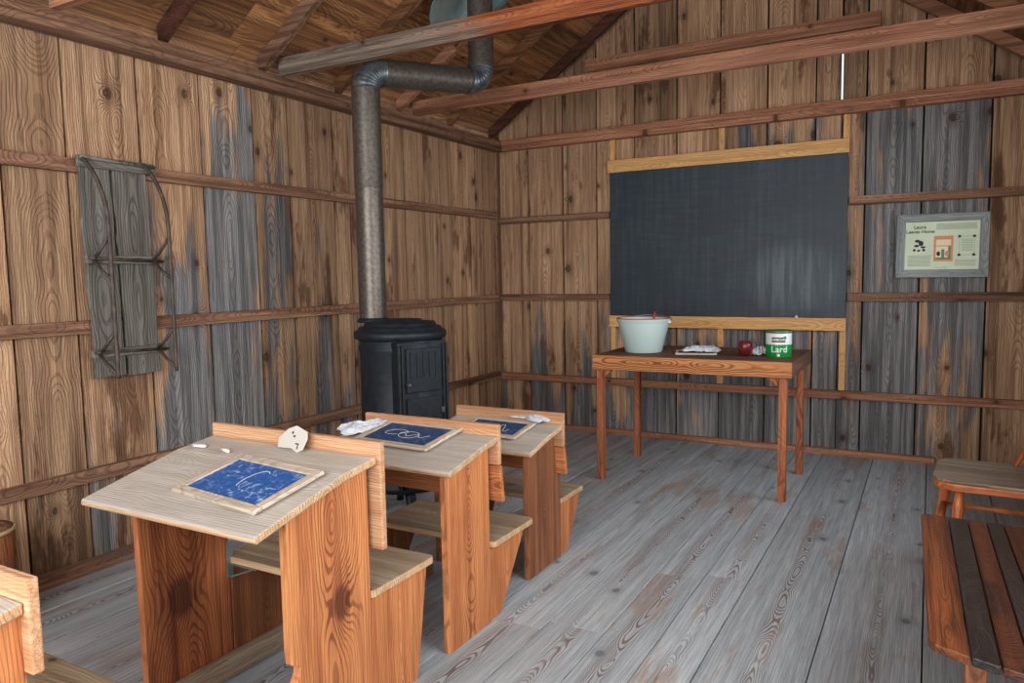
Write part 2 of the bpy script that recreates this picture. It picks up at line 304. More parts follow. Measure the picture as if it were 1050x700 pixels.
    def build(s, name, mats, parent=None, bevel=0.0, solid=0.0, loc=None, rot=None, subsurf=0):
        me = bpy.data.meshes.new(name); me.from_pydata([tuple(v) for v in s.v], [], s.f)
        a = me.attributes.new('wc', 'FLOAT_VECTOR', 'POINT'); a.data.foreach_set('vector', [c for w in s.wc for c in w])
        for nm, arr in (('sd', s.sd), ('tn', s.tn), ('gr', s.gr)):
            a = me.attributes.new(nm, 'FLOAT', 'POINT'); a.data.foreach_set('value', arr)
        for m in (mats if isinstance(mats, (list, tuple)) else [mats]): me.materials.append(M[m] if isinstance(m, str) else m)
        me.polygons.foreach_set('material_index', s.mi); me.polygons.foreach_set('use_smooth', s.sm)
        me.update()
        o = bpy.data.objects.new(name, me); COL.objects.link(o)
        if parent is not None: o.parent = parent; 
        if loc: o.location = loc
        if rot: o.rotation_euler = rot
        if bevel:
            b = o.modifiers.new('bevel', 'BEVEL'); b.width = bevel; b.segments = 2; b.limit_method = 'ANGLE'; b.angle_limit = .6
        if solid:
            b = o.modifiers.new('solid', 'SOLIDIFY'); b.thickness = solid
        if subsurf:
            b = o.modifiers.new('sub', 'SUBSURF'); b.levels = b.render_levels = subsurf
        return o
def tag(o, label=None, cat=None, group=None, kind=None):
    for k, v in (('label', label), ('category', cat), ('group', group), ('kind', kind)):
        if v: o[k] = v
    return o
def thing(name, label, cat, loc=(0, 0, 0), rot=(0, 0, 0), group=None):
    o = bpy.data.objects.new(name, None); COL.objects.link(o); o.location = loc; o.rotation_euler = rot; o.empty_display_size = .1
    return tag(o, label, cat, group)
def text_mesh(txt, size, extrude=.0006, bold=0.0):
    c = bpy.data.curves.new('lettering', 'FONT'); c.body = txt; c.size = size; c.extrude = extrude; c.offset = bold; c.align_x = 'CENTER'; c.align_y = 'CENTER'
    o = bpy.data.objects.new('lettering', c); me = bpy.data.meshes.new_from_object(o); bpy.data.objects.remove(o); return me
TRIM = [0]
def trim(mb, mat, label, bevel=.003):
    TRIM[0] += 1; return tag(mb.build('trim_%d' % TRIM[0], mat, bevel=bevel), label, kind='structure')
# ------------------------------------------------------------------ room dimensions
W_, RX, YN, MS = 3.9, 1.95, -6.6, .695
ZP = 2.44                                   # top of wall plates
def zr(x): return ZP+.01+MS*(min(x, W_-x)-.03)   # underside of rafters
RD = .10                                    # rafter depth, vertical
# floor: boards running front to back
mb = MB(); xs = [-.02, .25, .52, .80, 1.06, 1.32, 1.585, 1.83, 2.07, 2.29, 2.48, 2.655, 2.98, 3.30, 3.62, 3.94]
for a, b in zip(xs[:-1], xs[1:]):
    y = 0.05; w = b-a
    while y > YN:
        L = random.choice((2.4, 3.2, 3.9, 6.8)) if w < .3 else 7.0; y2 = max(YN, y-L*random.uniform(.8, 1.1)); dz = random.uniform(-.002, .001)
        mb.box(a+.0025, b-.0025, y2+.003, y, -.03, dz, grain=1, xc=random.uniform(-.03, .03)); y = y2
floor_o = mb; mb.cur = 1; mb.box(-.03, W_+.03, YN, .06, -.06, -.032, grain=1)
tag(mb.build('floor', ['floor', 'dark'], bevel=.002), 'worn grey painted plank floor', kind='structure')
# left wall
mb = MB(); ys = [.03, -.35, -.69, -1.06, -1.30, -1.60, -1.88, -2.03, -2.40, -2.66, -3.00, -3.35, -3.70, -3.97, -4.32, -4.68, -5.0, -5.3, -5.65, -6.0, -6.3, YN]
greyL = {2: (.4, .0), 3: (.3, 0), 4: (.5, .1), 5: (.45, .1), 6: (.5, .1), 7: (.55, .15), 8: (.85, .25), 9: (1.0, .42), 10: (.85, .12), 11: (.4, -.1), 13: (.3, .0)}
for i, (a, b) in enumerate(zip(ys[:-1], ys[1:])):
    g = greyL.get(i, (.1, -.05)); mb.box(-.03+random.uniform(-.003, 0), random.uniform(-.004, 0), b+.006, a-.006, -.03, 2.45, grain=2, gr=g)
mb.cur = 1; mb.box(-.05, -.034, YN, .05, -.03, 2.45)
tag(mb.build('wall_left', ['wall', 'dark']), 'rough vertical board wall on the left', kind='structure')
# back wall: boards run up into the gable
mb = MB(); xb = [-.03, .308, .631, .93, 1.25, 1.585, 1.91, 2.243, 2.566, 2.73, 2.885, 3.223, 3.60, 3.93]
gB = [(.55, -.2), (.6, -.3), (.65, -.15), (.75, -.3), (.8, 0), (.8, -.3), (.85, .05), (.85, -.25), (.8, -.2), (.8, -.35), (1.0, -.1), (.45, -.4), (.2, -.2)]
for i, (a, b) in enumerate(zip(xb[:-1], xb[1:])):
    a2, b2 = a+.006, b-.006
    if i == 8: b2 = b-.001
    for lo, hi, g in ((-.03, 2.42, (gB[i][0], gB[i][0]-(.62 if i < 6 else .42) if i != 11 else .9)), (2.4205, None, (gB[i][1], gB[i][1]))):
        seed = random.random()
        ta, tb = (hi, hi) if hi else (zr(a2)+RD, zr(b2)+RD)
        if not hi and a2 < RX < b2: pass
        y0, y1 = random.uniform(0, .004), .03
        if not hi and a2 < RX < b2:
            mb.hexa([(a2, y0, lo), (RX, y0, lo), (RX, y1, lo), (a2, y1, lo), (a2, y0, ta), (RX, y0, zr(RX)+RD), (RX, y1, zr(RX)+RD), (a2, y1, ta)], gr=g, seed=seed)
            a3, ta = RX, zr(RX)+RD
        else: a3 = a2
        bb = b2 if not (i == 8 and not hi) else b2-.006
        mb.hexa([(a3, y0, lo), (bb, y0, lo), (bb, y1, lo), (a3, y1, lo), (a3, y0, ta), (bb, y0, tb), (bb, y1, tb), (a3, y1, ta)], gr=g, seed=seed)
mb.cur = 1
mb.box(-.03, W_+.03, .034, .05, -.03, 2.44)
mb.hexa([(.05, .034, 2.44), (2.715, .034, 2.44), (2.715, .05, 2.44), (.05, .05, 2.44), (1.9, .034, 3.85), (2.715, .034, 3.4), (2.715, .05, 3.4), (1.9, .05, 3.85)])
mb.hexa([(2.745, .034, 2.44), (3.9, .034, 2.44), (3.9, .05, 2.44), (2.745, .05, 2.44), (2.745, .034, 3.3), (3.85, .034, 2.5), (3.85, .05, 2.5), (2.745, .05, 3.3)])
mb.box(2.71, 2.75, .034, .05, 2.78, 3.3)
tag(mb.build('wall_back', ['wall', 'dark']), 'rough vertical board gable wall behind the blackboard', kind='structure')
# right wall (outside the frame) with two window openings
mb = MB(); wins = [(-4.9, -2.9), (-2.2, -1.0)]; y = 0.03
while y > YN:
    y2 = y-.32; my = (y+y2)/2; win = any(a-.1 < my < b+.1 for a, b in wins)
    for z0, z1 in (((-.03, .95), (2.15, 2.45)) if win else ((-.03, 2.45),)):
        mb.box(W_, W_+.03, y2+.004, y-.004, z0, z1, gr=(.2, 0))
    y = y2
tag(mb.build('wall_right', ['wall']), 'board wall on the right with window openings', kind='structure')
# roof boards
mb = MB(); sl = math.sqrt(1+MS*MS)
for side in (0, 1):
    x = -.16; k = 0
    while x < RX:
        wx = .25/sl*random.choice((.8, 1, 1.15)); xa, xb_ = x, min(RX, x+wx)-.003
        y = .14
        while y > YN:
            y2 = max(YN, y-random.uniform(2.2, 3.6))
            def Z(x_): return ZP+.01+MS*(x_-.03)+RD
            q = [(xa, y2+.003), (xb_, y2+.003), (xb_, y-.001), (xa, y-.001)]
            pts = [(a, b, Z(a)) for a, b in q]+[(a, b, Z(a)+.022) for a, b in q]
            if side: pts = [(W_-a, b, c) for a, b, c in pts]; pts = [pts[1], pts[0], pts[3], pts[2], pts[5], pts[4], pts[7], pts[6]]
            mb.hexa(pts, grain=1, gr=(-.1, -.1)); y = y2
        x += wx
    mb.cur = 1
    xa, xb_ = -.17, RX
    q = [(xa, YN), (xb_, YN), (xb_, .15), (xa, .15)]; pts = [(a, b, Z(a)+.026) for a, b in q]+[(a, b, Z(a)+.04) for a, b in q]
    if side: pts = [(W_-a, b, c) for a, b, c in pts]; pts = [pts[1], pts[0], pts[3], pts[2], pts[5], pts[4], pts[7], pts[6]]
    mb.hexa(pts); mb.cur = 0
tag(mb.build('ceiling', ['roof', 'dark']), 'sloping brown roof boards above the rafters', kind='structure')
# plates
def bx(*a, **k): return MB().box(*a, **k)
trim(bx(0, .095, YN, -.0, 2.345, 2.389, grain=1, gr=(.5, .2)), 'girt', 'lower weathered wall plate along the left wall', .006)
trim(bx(0, .066, YN, -.0, 2.393, 2.44, grain=1, gr=(.25, .25)), 'girt', 'upper wall plate along the left wall', .006)
trim(bx(.097, W_, -.07, 0, 2.345, 2.389, grain=0, gr=(.0, .0)), 'beam', 'lower wall plate across the back wall', .005)
trim(bx(.077, W_, -.055, 0, 2.391, 2.44, grain=0, gr=(.0, .0)), 'beam', 'upper wall plate across the back wall', .005)
trim(bx(W_-.09, W_, YN, -.08, 2.345, 2.44, grain=1), 'beam', 'wall plate along the right wall')
# girts
for z, lab in ((1.81, 'top'), (1.105, 'middle'), (.44, 'low')):
    trim(bx(0, .038, YN, -.045, z-.03, z+.028, grain=1, gr=(.4, 0)), 'girt', lab+' horizontal girt on the left wall')
for z, lab in ((1.765, 'top'), (1.112, 'middle'), (.43, 'low')):
    d = .002 if z > .6 else .038
    if lab == 'low': trim(bx(.04, W_, -.038, 0, z-.03, z+.028, grain=0, gr=(-.2, -.1)), 'beam', 'low horizontal girt on the back wall')
    else:
        trim(bx(.04, 1.05, -.038, 0, z-.028, z+.026, grain=0, gr=(.1, .1)), 'girt', lab+' girt on the back wall left of the blackboard')
        trim(bx(2.795, W_, -.038, 0, z-.03, z+.028, grain=0, gr=(.1, .1)), 'girt', lab+' girt on the back wall right of the blackboard')
trim(bx(0, .04, -.044, 0, 0, 2.344, grain=2), 'girt', 'corner post between left and back walls')
def base(mb, name, lab): return tag(mb.build(name, 'beam' if 'back' in name else 'girt', bevel=.003), lab, kind='structure')
base(bx(0, .045, YN, -.046, 0, .06, grain=1, gr=(.5, .3)), 'baseboard_left', 'rough wooden strip at the foot of the left wall')
base(bx(.046, 3.346, -.04, 0, 0, .042, grain=0, gr=(-.1, 0)), 'baseboard_back', 'rough wooden strip at the foot of the back wall')
# rafters (pairs) and tie beams
def rafter(yc, mat, lab, side, w=.045):
    mb = MB(); pts = []
    x0, x1 = .0, RX-.012
    q = [(x0, yc-w/2), (x1, yc-w/2), (x1, yc+w/2), (x0, yc+w/2)]
    pts = [(a, b, ZP+.01+MS*(a-.03)+(.012 if a < .5 else 0)) for a, b in q]+[(a, b, ZP+.01+MS*(a-.03)+RD-.001) for a, b in q]
    if side: pts = [(W_-a, b, c) for a, b, c in pts]; pts = [pts[1], pts[0], pts[3], pts[2], pts[5], pts[4], pts[7], pts[6]]
    mb.hexa(pts, grain=0, gr=(.4 if mat == 'girt' else 0, .1))
    trim(mb, mat, lab)
for yc, m, d in ((-5.05, 'roof', 'fifth pair'), (-4.45, 'roof', 'nearest pair'), (-3.84, 'girt', 'beside the nearest tie beam'), (-3.2, 'darkbeam', 'dark brown, above the sled'),
                 (-2.58, 'girt', 'grey, beside the tie beam over the stovepipe'), (-1.97, 'roof', 'just behind the tie beam over the stovepipe'), (-1.35, 'beam', 'beside the far tie beam'),
                 (-.72, 'roof', 'between far tie beam and gable'), (-.10, 'darkbeam', 'against the gable wall')):
    rafter(yc, m, 'left roof rafter, '+d, 0); rafter(yc, 'beam' if m == 'darkbeam' else m, 'right roof rafter, '+d, 1)
for yc, m, lab in ((-3.74, 'beam', 'nearest tie beam across the room'), (-2.478, 'beam_orange', 'orange tie beam crossing in front of the stovepipe'), (-1.225, 'beam', 'far tie beam above the blackboard')):
    mb = MB().box(.05, W_-.05, yc-.022, yc+.022, 2.441, 2.54, grain=0, gr=(1.15, -1.1) if m == 'beam_orange' else (0, -.1), xc=.02); trim(mb, m, lab)
# collar tie near the gable
mb = MB().box(.93, 2.97, -.21, -.17, 2.845, 2.935, grain=0); trim(mb, 'beam', 'short collar tie between the rafters near the gable')
mb = MB().box(RX-.012, RX+.012, YN, .1, zr(RX)-.03, zr(RX)+RD-.02, grain=1); trim(mb, 'beam', 'ridge board along the roof peak')
# side windows (outside the frame)
for i, (a, b) in enumerate(wins):
    mb = MB(); z0, z1 = .95, 2.15; a -= .06; b += .06
    for q in ((a, a+.05, z0, z1), (b-.05, b, z0, z1), (a, b, z0, z0+.05), (a, b, z1-.05, z1), ((a+b)/2-.015, (a+b)/2+.015, z0, z1), (a, b, (z0+z1)/2-.015, (z0+z1)/2+.015)):
        mb.box(W_-.01, W_+.04, q[0], q[1], q[2], q[3])
    tag(mb.build('window_%d' % (i+1), 'girt'), 'wooden window frame in the right wall', kind='structure')
# ------------------------------------------------------------------ blackboard
t = thing('blackboard', 'large dark blackboard mounted on new pine strips on the back wall', 'blackboard', (1.93, -.03, .97))
def rel(mb_args, base): return [mb_args[0]-base[0], mb_args[1]-base[0], mb_args[2]-base[1], mb_args[3]-base[1], mb_args[4]-base[2], mb_args[5]-base[2]]
B0 = (1.93, -.03, .97)
bb = MB().box(*rel((1.062, 2.785, -.052, -.036, .967, 2.083), B0)).build('board', 'blackboard', t, bevel=.002)
tag(MB().box(*rel((1.055, 2.79, -.078, -.04, 2.084, 2.178), B0), grain=0).build('top_rail', 'newpine', t, bevel=.002), 'yellow pine rail above the board')
MB().box(*rel((1.055, 2.79, -.062, -.04, .878, .966), B0), grain=0).build('bottom_rail', 'newpine', t, bevel=.002)
for x in (1.08, 1.93, 2.768):
    MB().box(*rel((x-.02, x+.02, -.036, -.002, .462, .95), B0), grain=2).build('post', 'newpine', t, bevel=.002)
    MB().box(*rel((x-.02, x+.02, -.036, -.002, 2.06, 2.343), B0), grain=2).build('post', 'newpine', t, bevel=.002)
mb = MB()
for x in (1.08, 1.93, 2.44, 2.768): mb.lathe([(.006, 0), (.004, .003)], 10, (0, 0, 0))
MB().lathe([(.011, 0), (.009, .012), (.004, .018)], 12, (2.47-1.93, -.035, -.005)).build('knob', 'chalk', t)
# chalk ghost marks on the board? none legible
# ------------------------------------------------------------------ framed poster
P0 = (3.345, -.012, 1.236)
t = thing('framed_poster', 'framed printed page in grey barnwood hanging right of the blackboard', 'picture', P0, (math.radians(-2), math.radians(.4), 0))
x0, x1, z0, z1, w = -.262, .262, 0, .415, .052
fr = MB(); D = (-.03, 0)
def mitre(poly, g): fr.prism(poly, 1, -.03, 0, grain=g)
mitre([(x0, z0), (x1, z0), (x1-w, z0+w), (x0+w, z0+w)], 0); mitre([(x0, z1), (x0+w, z1-w), (x1-w, z1-w), (x1, z1)], 0)
mitre([(x0, z0), (x0+w, z0+w), (x0+w, z1-w), (x0, z1)], 2); mitre([(x1, z0), (x1, z1), (x1-w, z1-w), (x1-w, z0+w)], 2)
fr.build('frame', 'frame', t, bevel=.004)
pg = MB().box(x0+w-.004, x1-w+.004, -.016, -.008, z0+w-.004, z1-w+.004).build('printed_page', 'paper', t)
px0, px1, pz0, pz1 = x0+w, x1-w, z0+w, z1-w; PW, PH = px1-px0, pz1-pz0
def pr(u0, u1, v0, v1, m, nm, th=.001): return MB().box(px0+u0*PW, px0+u1*PW, -.016-th, -.0161, pz0+v0*PH, pz0+v1*PH).build(nm, m, pg)
lines = MB()
def para(u0, u1, v0, v1, n):
    for i in range(n):
        v = v1-(v1-v0)*i/n; e = u1-random.uniform(0, .02); lines.box(px0+u0*PW, px0+e*PW, -.0166, -.0161, pz0+(v-.012)*PH, pz0+v*PH)
para(.42, .97, .82, .95, 6); para(.04, .37, .06, .30, 9); para(.68, .97, .06, .20, 5); para(.76, .92, .36, .62, 8); para(.42, .6, .02, .05, 1)
lines.build('printed_text', 'postertext', pg)
for txt, u, v, s in (('Laura', .20, .89, .032), ('Leaves Home', .205, .795, .030)):
    me = text_mesh(txt, s, .0004, .0006); o = bpy.data.objects.new('lettering', me); COL.objects.link(o); o.parent = pg
    o.location = (px0+u*PW, -.0168, pz0+v*PH); o.rotation_euler = (math.pi/2, 0, 0); me.materials.append(M['ink'])
pr(.395, .655, .17, .70, 'bookorange', 'printed_cover'); pr(.425, .625, .50, .62, 'bookcream', 'printed_title_box', .0015)
pr(.425, .625, .22, .48, 'bookcream', 'printed_picture', .0015)
g = MB(); g.box(px0+.425*PW, px0+.625*PW, -.0182, -.0176, pz0+.21*PH, pz0+.25*PH); g.box(px0+.50*PW, px0+.54*PW, -.0182, -.0176, pz0+.25*PH, pz0+.42*PH); g.box(px0+.59*PW, px0+.625*PW, -.0182, -.0176, pz0+.25*PH, pz0+.48*PH); g.build('printed_foliage', 'bookgreen', pg)
def blob(cx, cz, r, m, nm, sx=1, n=10):
    mb = MB(); mb.prism([(cx+r*sx*math.cos(a*2*math.pi/n), cz+r*math.sin(a*2*math.pi/n)) for a in range(n)], 1, -.0186, -.0162); return mb.build(nm, m, pg)
blob(px0+.46*PW, pz0+.33*PH, .016, 'ink', 'printed_figure', .7); blob(px0+.575*PW, pz0+.33*PH, .018, 'pinkprint', 'printed_figure', .7)
for u, v, r, s in ((.17, .60, .010, 1.6), (.22, .55, .018, .8), (.16, .50, .008, 2), (.25, .47, .007, 2.2), (.13, .41, .009, 1), (.19, .40, .007, 1.4), (.26, .41, .009, 1)):
    blob(px0+u*PW, pz0+v*PH, r, 'ink', 'printed_drawing', s, 9)
for u in (.735, .93):
    for v in (.30, .68): blob(px0+u*PW, pz0+v*PH, .009, 'ink', 'printed_ornament', 1.1, 7)
bd = MB()
for q in ((.74, .92, .675, .685), (.74, .92, .295, .305), (.732, .738, .3, .68), (.927, .933, .3, .68)): bd.box(px0+q[0]*PW, px0+q[1]*PW, -.0166, -.0161, pz0+q[2]*PH, pz0+q[3]*PH)
bd.build('printed_border', 'postertext', pg)
# ------------------------------------------------------------------ teacher's table
T0 = (2.045, -.95, 0); t = thing('work_table', 'reddish pine table with four straight legs below the blackboard', 'table', T0)
def R3(x0, x1, y0, y1, z0, z1, b): return (x0-b[0], x1-b[0], y0-b[1], y1-b[1], z0-b[2], z1-b[2])
top = MB(); yy = [-1.325, -1.14, -.96, -.78, -.60]
for a, b in zip(yy[:-1], yy[1:]): top.box(*R3(1.475, 2.612, a+.001, b-.001, .770, .792, T0), grain=0)
tag(top.build('tabletop', 'tabletop', t, bevel=.001), 'dark brown board tabletop')
tag(MB().box(*R3(1.455, 2.637, -1.345, -1.326, .706, .795, T0), grain=0, xc=.01).build('apron', 'tablefront', t, bevel=.002), 'orange-brown front apron')
MB().box(*R3(1.455, 2.637, -.599, -.58, .706, .795, T0), grain=0).build('apron', 'tabletop', t, bevel=.002)
MB().box(*R3(1.455, 1.474, -1.325, -.60, .706, .795, T0), grain=1).build('apron', 'tabletop', t, bevel=.002)
MB().box(*R3(2.613, 2.637, -1.325, -.60, .706, .795, T0), grain=1).build('apron', 'tabletop', t, bevel=.002)
for x, y in ((1.495, -1.302), (2.588, -1.302), (1.495, -.63), (2.588, -.66)):
    MB().box(*R3(x-.021, x+.021, y-.022, y+.022, 0, .769, T0), grain=2).build('leg', 'tablered', t, bevel=.002)
for x, s in ((1.52, 1), (2.563, -1)):
    mb = MB(); X = x-T0[0]; mb.prism([(X, .66), (X+.012*s, .66), (X+.06*s, .7055), (X, .7055)][::s], 1, -1.32+.95, -1.30+.95, grain=2); mb.build('corner_brace', 'tablered', t)
# ------------------------------------------------------------------ things on the table
ZT = .793
t = thing('bucket', 'pale aqua bucket with red-trimmed rim on the left end of the table', 'bucket', (1.68, -1.03, ZT))
prof = [(.112, 0), (.118, .004), (.163, .19), (.164, .192), (.169, .196), (.170, .212), (.172, .214), (.168, .216), (.164, .214), (.160, .19), (.112, .008), (.0, .007)]
mb = MB().lathe(prof, 48, capt=False); mb.build('body', 'bucket', t)
mb = MB(); N = 40; mb.tube([(.170*math.cos(a*2*math.pi/N), .170*math.sin(a*2*math.pi/N), .2185) for a in range(N+1)], .0035, 6); mb.build('rim', 'redrim', t)
for s in (-1, 1):
    MB().box(s*.165-.012, s*.165+.016, -.012, .012, .188, .206).build('ear', 'bucket', t, bevel=.003)
mb = MB(); mb.tube([(.178*math.cos(math.pi*a/16), .178*math.sin(math.pi*a/16), .20+.028*math.sin(math.pi*a/16)) for a in range(17)], .003, 6); mb.build('bail', 'bracket', t)
MB().tube([(.015, .1, .10), (.02, .165, .235), (.02, .168, .252)], [.006, .009, .008], 10).build('dipper_handle', 'redplastic', t)
def slate(loc, rot, w, h, mat, label, group=None, fw=.03, draw=None):
    t = thing('slate', label, 'slate', loc, rot, group)
    fr = MB()
    for q in ((-w/2, w/2, -h/2, -h/2+fw, 0), (-w/2, w/2, h/2-fw, h/2, 0), (-w/2, -w/2+fw, -h/2+fw, h/2-fw, 1), (w/2-fw, w/2, -h/2+fw, h/2-fw, 1)):
        fr.box(q[0], q[1], q[2], q[3], 0, .011, grain=q[4])
    fr.build('frame', 'slateframe', t, bevel=.003)
    s = MB().box(-w/2+fw-.003, w/2-fw+.003, -h/2+fw-.003, h/2-fw+.003, .002, .007).build('writing_surface', mat, t)
    if draw:
        d = MB()
        for pth in draw:
            P = [Vector((x*(w-2*fw)/2, y*(h-2*fw)/2, .0075)) for x, y in pth]
            for a, b in zip(P[:-1], P[1:]):
                n = (b-a).cross(Vector((0, 0, 1))).normalized()*.0012; d.hexa([a-n, a+n, b+n, b-n]+[v+Vector((0, 0, .0004)) for v in (a-n, a+n, b+n, b-n)])
        d.build('chalk_drawing', 'chalk', t)
    return t
slate((2.02, -1.02, ZT), (0, 0, .25), .25, .20, 'slateblack', 'dark slate lying on the table under crumpled cloth', fw=.016)
def cloth(loc, rot, w, h, height, label, seed, fold=3.0, mat='cloth'):
    n = 40; rows = []; random.seed(seed)
    for i in range(n+1):
        r = []
        for j in range(n+1):
            u, v = i/n*2-1, j/n*2-1; q = Vector((u*1.6, v*1.6, seed*3.3))
            ex = noise.noise(q*1.1+Vector((9, 0, 0)))*.35; ey = noise.noise(q*1.1+Vector((0, 9, 0)))*.35
            rdg = 1-abs(noise.noise(Vector((u*fold*.6+v*.4, v*fold*1.2, seed*1.7))))*2.4; rdg2 = abs(noise.noise(q*2.8))
            e = max(0, 1-max(abs(u), abs(v))**6)
            z = max(.0015, height*(.12+.62*max(0, rdg)+.5*rdg2)*(.25+.75*e))
            r.append(((u+ex)*w/2, (v+ey)*h/2, z+.001))
        rows.append(r)
    mb = MB().grid(rows); o = mb.build('crumpled_cloth', mat, loc=loc, rot=rot, solid=.002, subsurf=0); tag(o, label, 'cloth'); return o
cloth((2.05, -.99, ZT+.011), (0, 0, .3), .22, .12, .036, 'crumpled white cloth heaped on the dark slate on the table', 3)
cloth((2.402, -.985, ZT), (0, 0, 1.0), .105, .06, .055, 'small crumpled white cloth between the apple and the green can', 5)
t = thing('apple', 'dark red apple on the table beside the crumpled cloth', 'apple', (2.33, -1.07, ZT))
mb = MB().lathe([(.004, .004), (.018, 0), (.031, .012), (.040, .035), (.043, .058), (.040, .077), (.030, .090), (.016, .091), (.006, .083), (.0015, .080)], 28, capb=True); mb.build('flesh', 'apple', t)
MB().tube([(0, 0, .078), (.002, 0, .092), (.006, .002, .101)], .0022, 6).build('stem', 'runner', t)
CR, CH = .074, .158
t = thing('lard_can', 'green and white lard can with green lid at the right of the table', 'can', (2.515, -1.035, ZT), (0, 0, 0))
MB().lathe([(CR-.003, 0), (CR, .002), (CR, .076)], 48, capt=False).build('lower_band', 'green', t)
MB().lathe([(CR, .0761), (CR, CH-.016), (CR-.002, CH-.014)], 48, capb=False).build('upper_band', 'canwhite', t)
MB().lathe([(CR+.001, CH-.016), (CR+.003, CH-.014), (CR+.003, CH-.002), (CR, CH), (CR-.006, CH-.001), (CR-.008, CH-.004)], 48).build('lid', 'dkgreen', t)
FA = math.atan2(-5.648+1.035, 3.29-2.515)      # label turned towards the door side
def wrap(me, rad, z, ang):
    for v in me.vertices:
        a = ang+v.co.x/rad; r = rad+.0008+v.co.z; v.co = Vector((r*math.cos(a), r*math.sin(a), z+v.co.y))
for txt, s, z, m, b, dx in (('Lard', .052, .048, 'canwhite', .0006, .004), ('ARMOUR', .017, .1045, 'canwhite', .0005, 0)):
    me = text_mesh(txt, s, .0005, b); [setattr(v.co, 'x', v.co.x+dx) for v in me.vertices]; wrap(me, CR+(.0012 if m == 'canwhite' and txt == 'ARMOUR' else 0), z, FA); me.materials.append(M[m])
    o = bpy.data.objects.new('lettering', me); COL.objects.link(o); o.parent = t
def wrapped_patch(a0, a1, z0, z1, rad, mat, nm):
    mb = MB(); n = 10; rows = []
    for z, rr in ((z0, rad-.002), (z0, rad), (z1, rad), (z1, rad-.002)): rows.append([(rr*math.cos(FA+a0+(a1-a0)*i/n), rr*math.sin(FA+a0+(a1-a0)*i/n), z) for i in range(n+1)])
    mb.grid(rows, smooth=False); mb.build(nm, mat, t)
wrapped_patch(-.52, .52, .090, .119, CR+.001, 'maroon', 'label'); wrapped_patch(.40, .60, .108, .126, CR+.0015, 'green', 'label_leaf'); wrapped_patch(-.10, .10, .008, .022, CR+.0005, 'canwhite', 'label_mark')
# ------------------------------------------------------------------ stove and pipe
SX, SY = .775, -2.40
t = thing('stove', 'black cast iron parlour stove standing by the left wall', 'stove', (SX, SY, 0))
mb = MB().lathe([(.225, .16), (.250, .17), (.252, .20), (.235, .22), (.228, .30), (.226, .34), (.234, .345), (.234, .36), (.226, .365), (.226, .90), (.232, .915), (.232, .93), (.226, .94), (.226, .955), (.23, .97)], 48, sx=1, sy=.96)
mb.build('body', 'iron', t)
mb = MB().lathe([(.23, .968), (.248, .975), (.254, .99), (.254, 1.005), (.246, 1.015), (.232, 1.018), (.228, 1.03), (.222, 1.036), (.20, 1.04), (.197, 1.052), (.190, 1.060), (.12, 1.066), (.118, 1.074), (.02, 1.078)], 48, sx=1, sy=.96); mb.build('top_plate', 'iron', t)
# fire door face turned to the right and camera, with ribbed pilasters
fa = math.radians(-22)
def face(mb, u0, u1, d0, d1, z0, z1):
    R = Matrix.Rotation(fa, 4, 'Z'); mb.box(d0, d1, u0, u1, z0, z1, mat=R)
fc = MB(); face(fc, -.15, .15, .12, .222, .17, .965); fc.build('door_face', 'iron', t, bevel=.006)
fc = MB()
for u in (-.145, -.125, .125, .145): face(fc, u-.006, u+.006, .222, .232, .2, .95)
fc.build('pilaster_ribs', 'iron', t, bevel=.003)
dr = MB(); face(dr, -.105, .105, .222, .236, .70, .93); du = dr.build('upper_door', 'iron', t, bevel=.004)
gr_ = MB()
for i in range(5): face(gr_, -.085+i*.038, -.07+i*.038, .236, .242, .78, .91)
gr_.build('grille_bars', 'iron', du, bevel=.002)
kn = MB(); face(kn, -.115, -.095, .236, .262, .74, .755); kn.build('latch', 'elbow', du, bevel=.003)
dr = MB(); face(dr, -.105, .105, .222, .236, .30, .67); dl = dr.build('lower_door', 'iron', t, bevel=.004)
kn = MB(); face(kn, -.115, -.09, .236, .264, .48, .50); kn.build('latch', 'elbow', dl, bevel=.003)
for z in (.36, .58): kn = MB(); face(kn, .095, .115, .236, .25, z, z+.03); kn.build('hinge', 'elbow', dl, bevel=.003)
fc = MB(); face(fc, -.13, .13, .22, .30, .235, .252); fc.build('hearth_ledge', 'iron', t, bevel=.004)
for a in (45, 135, 225, 315):
    c, s = math.cos(math.radians(a)), math.sin(math.radians(a))
    MB().tube([(.17*c, .17*s, .175), (.225*c, .225*s, .13), (.215*c, .215*s, .06), (.245*c, .245*s, 0)], [.03, .028, .016, .022], 10).build('leg', 'iron', t)
# stovepipe
PR = .076
A = Vector((.567, -2.372, 1.045)); Bz = 2.315; D = Vector((.90-.567, -1.70+2.372, 0)); DL = D.length; D.normalize()
t = thing('stovepipe', 'long brown metal stovepipe rising from the stove and bending out through the roof', 'stovepipe', (A.x, A.y, A.z))
def rp(p): return Vector(p)-A
BR = .085
up1 = Vector((A.x, A.y, Bz)); hz = 2.405
MB().tube([rp((A.x, A.y, 1.055)), rp((A.x, A.y, 1.80))], PR, 36, caps=False).build('pipe_section', 'pipelow', t)
MB().tube([rp((A.x, A.y, 1.79)), rp((A.x, A.y, 1.795)), rp((A.x, A.y, 2.325))], [PR*1.0, PR*1.025, PR*1.025], 36, caps=False).build('pipe_section', 'pipe', t)
mb = MB(); mb.tube([rp((A.x, A.y, 1.053)), rp((A.x, A.y, 1.06)), rp((A.x, A.y, 1.075)), rp((A.x, A.y, 1.078))], [.088, .088, .082, PR], 36); mb.build('collar', 'iron', t)
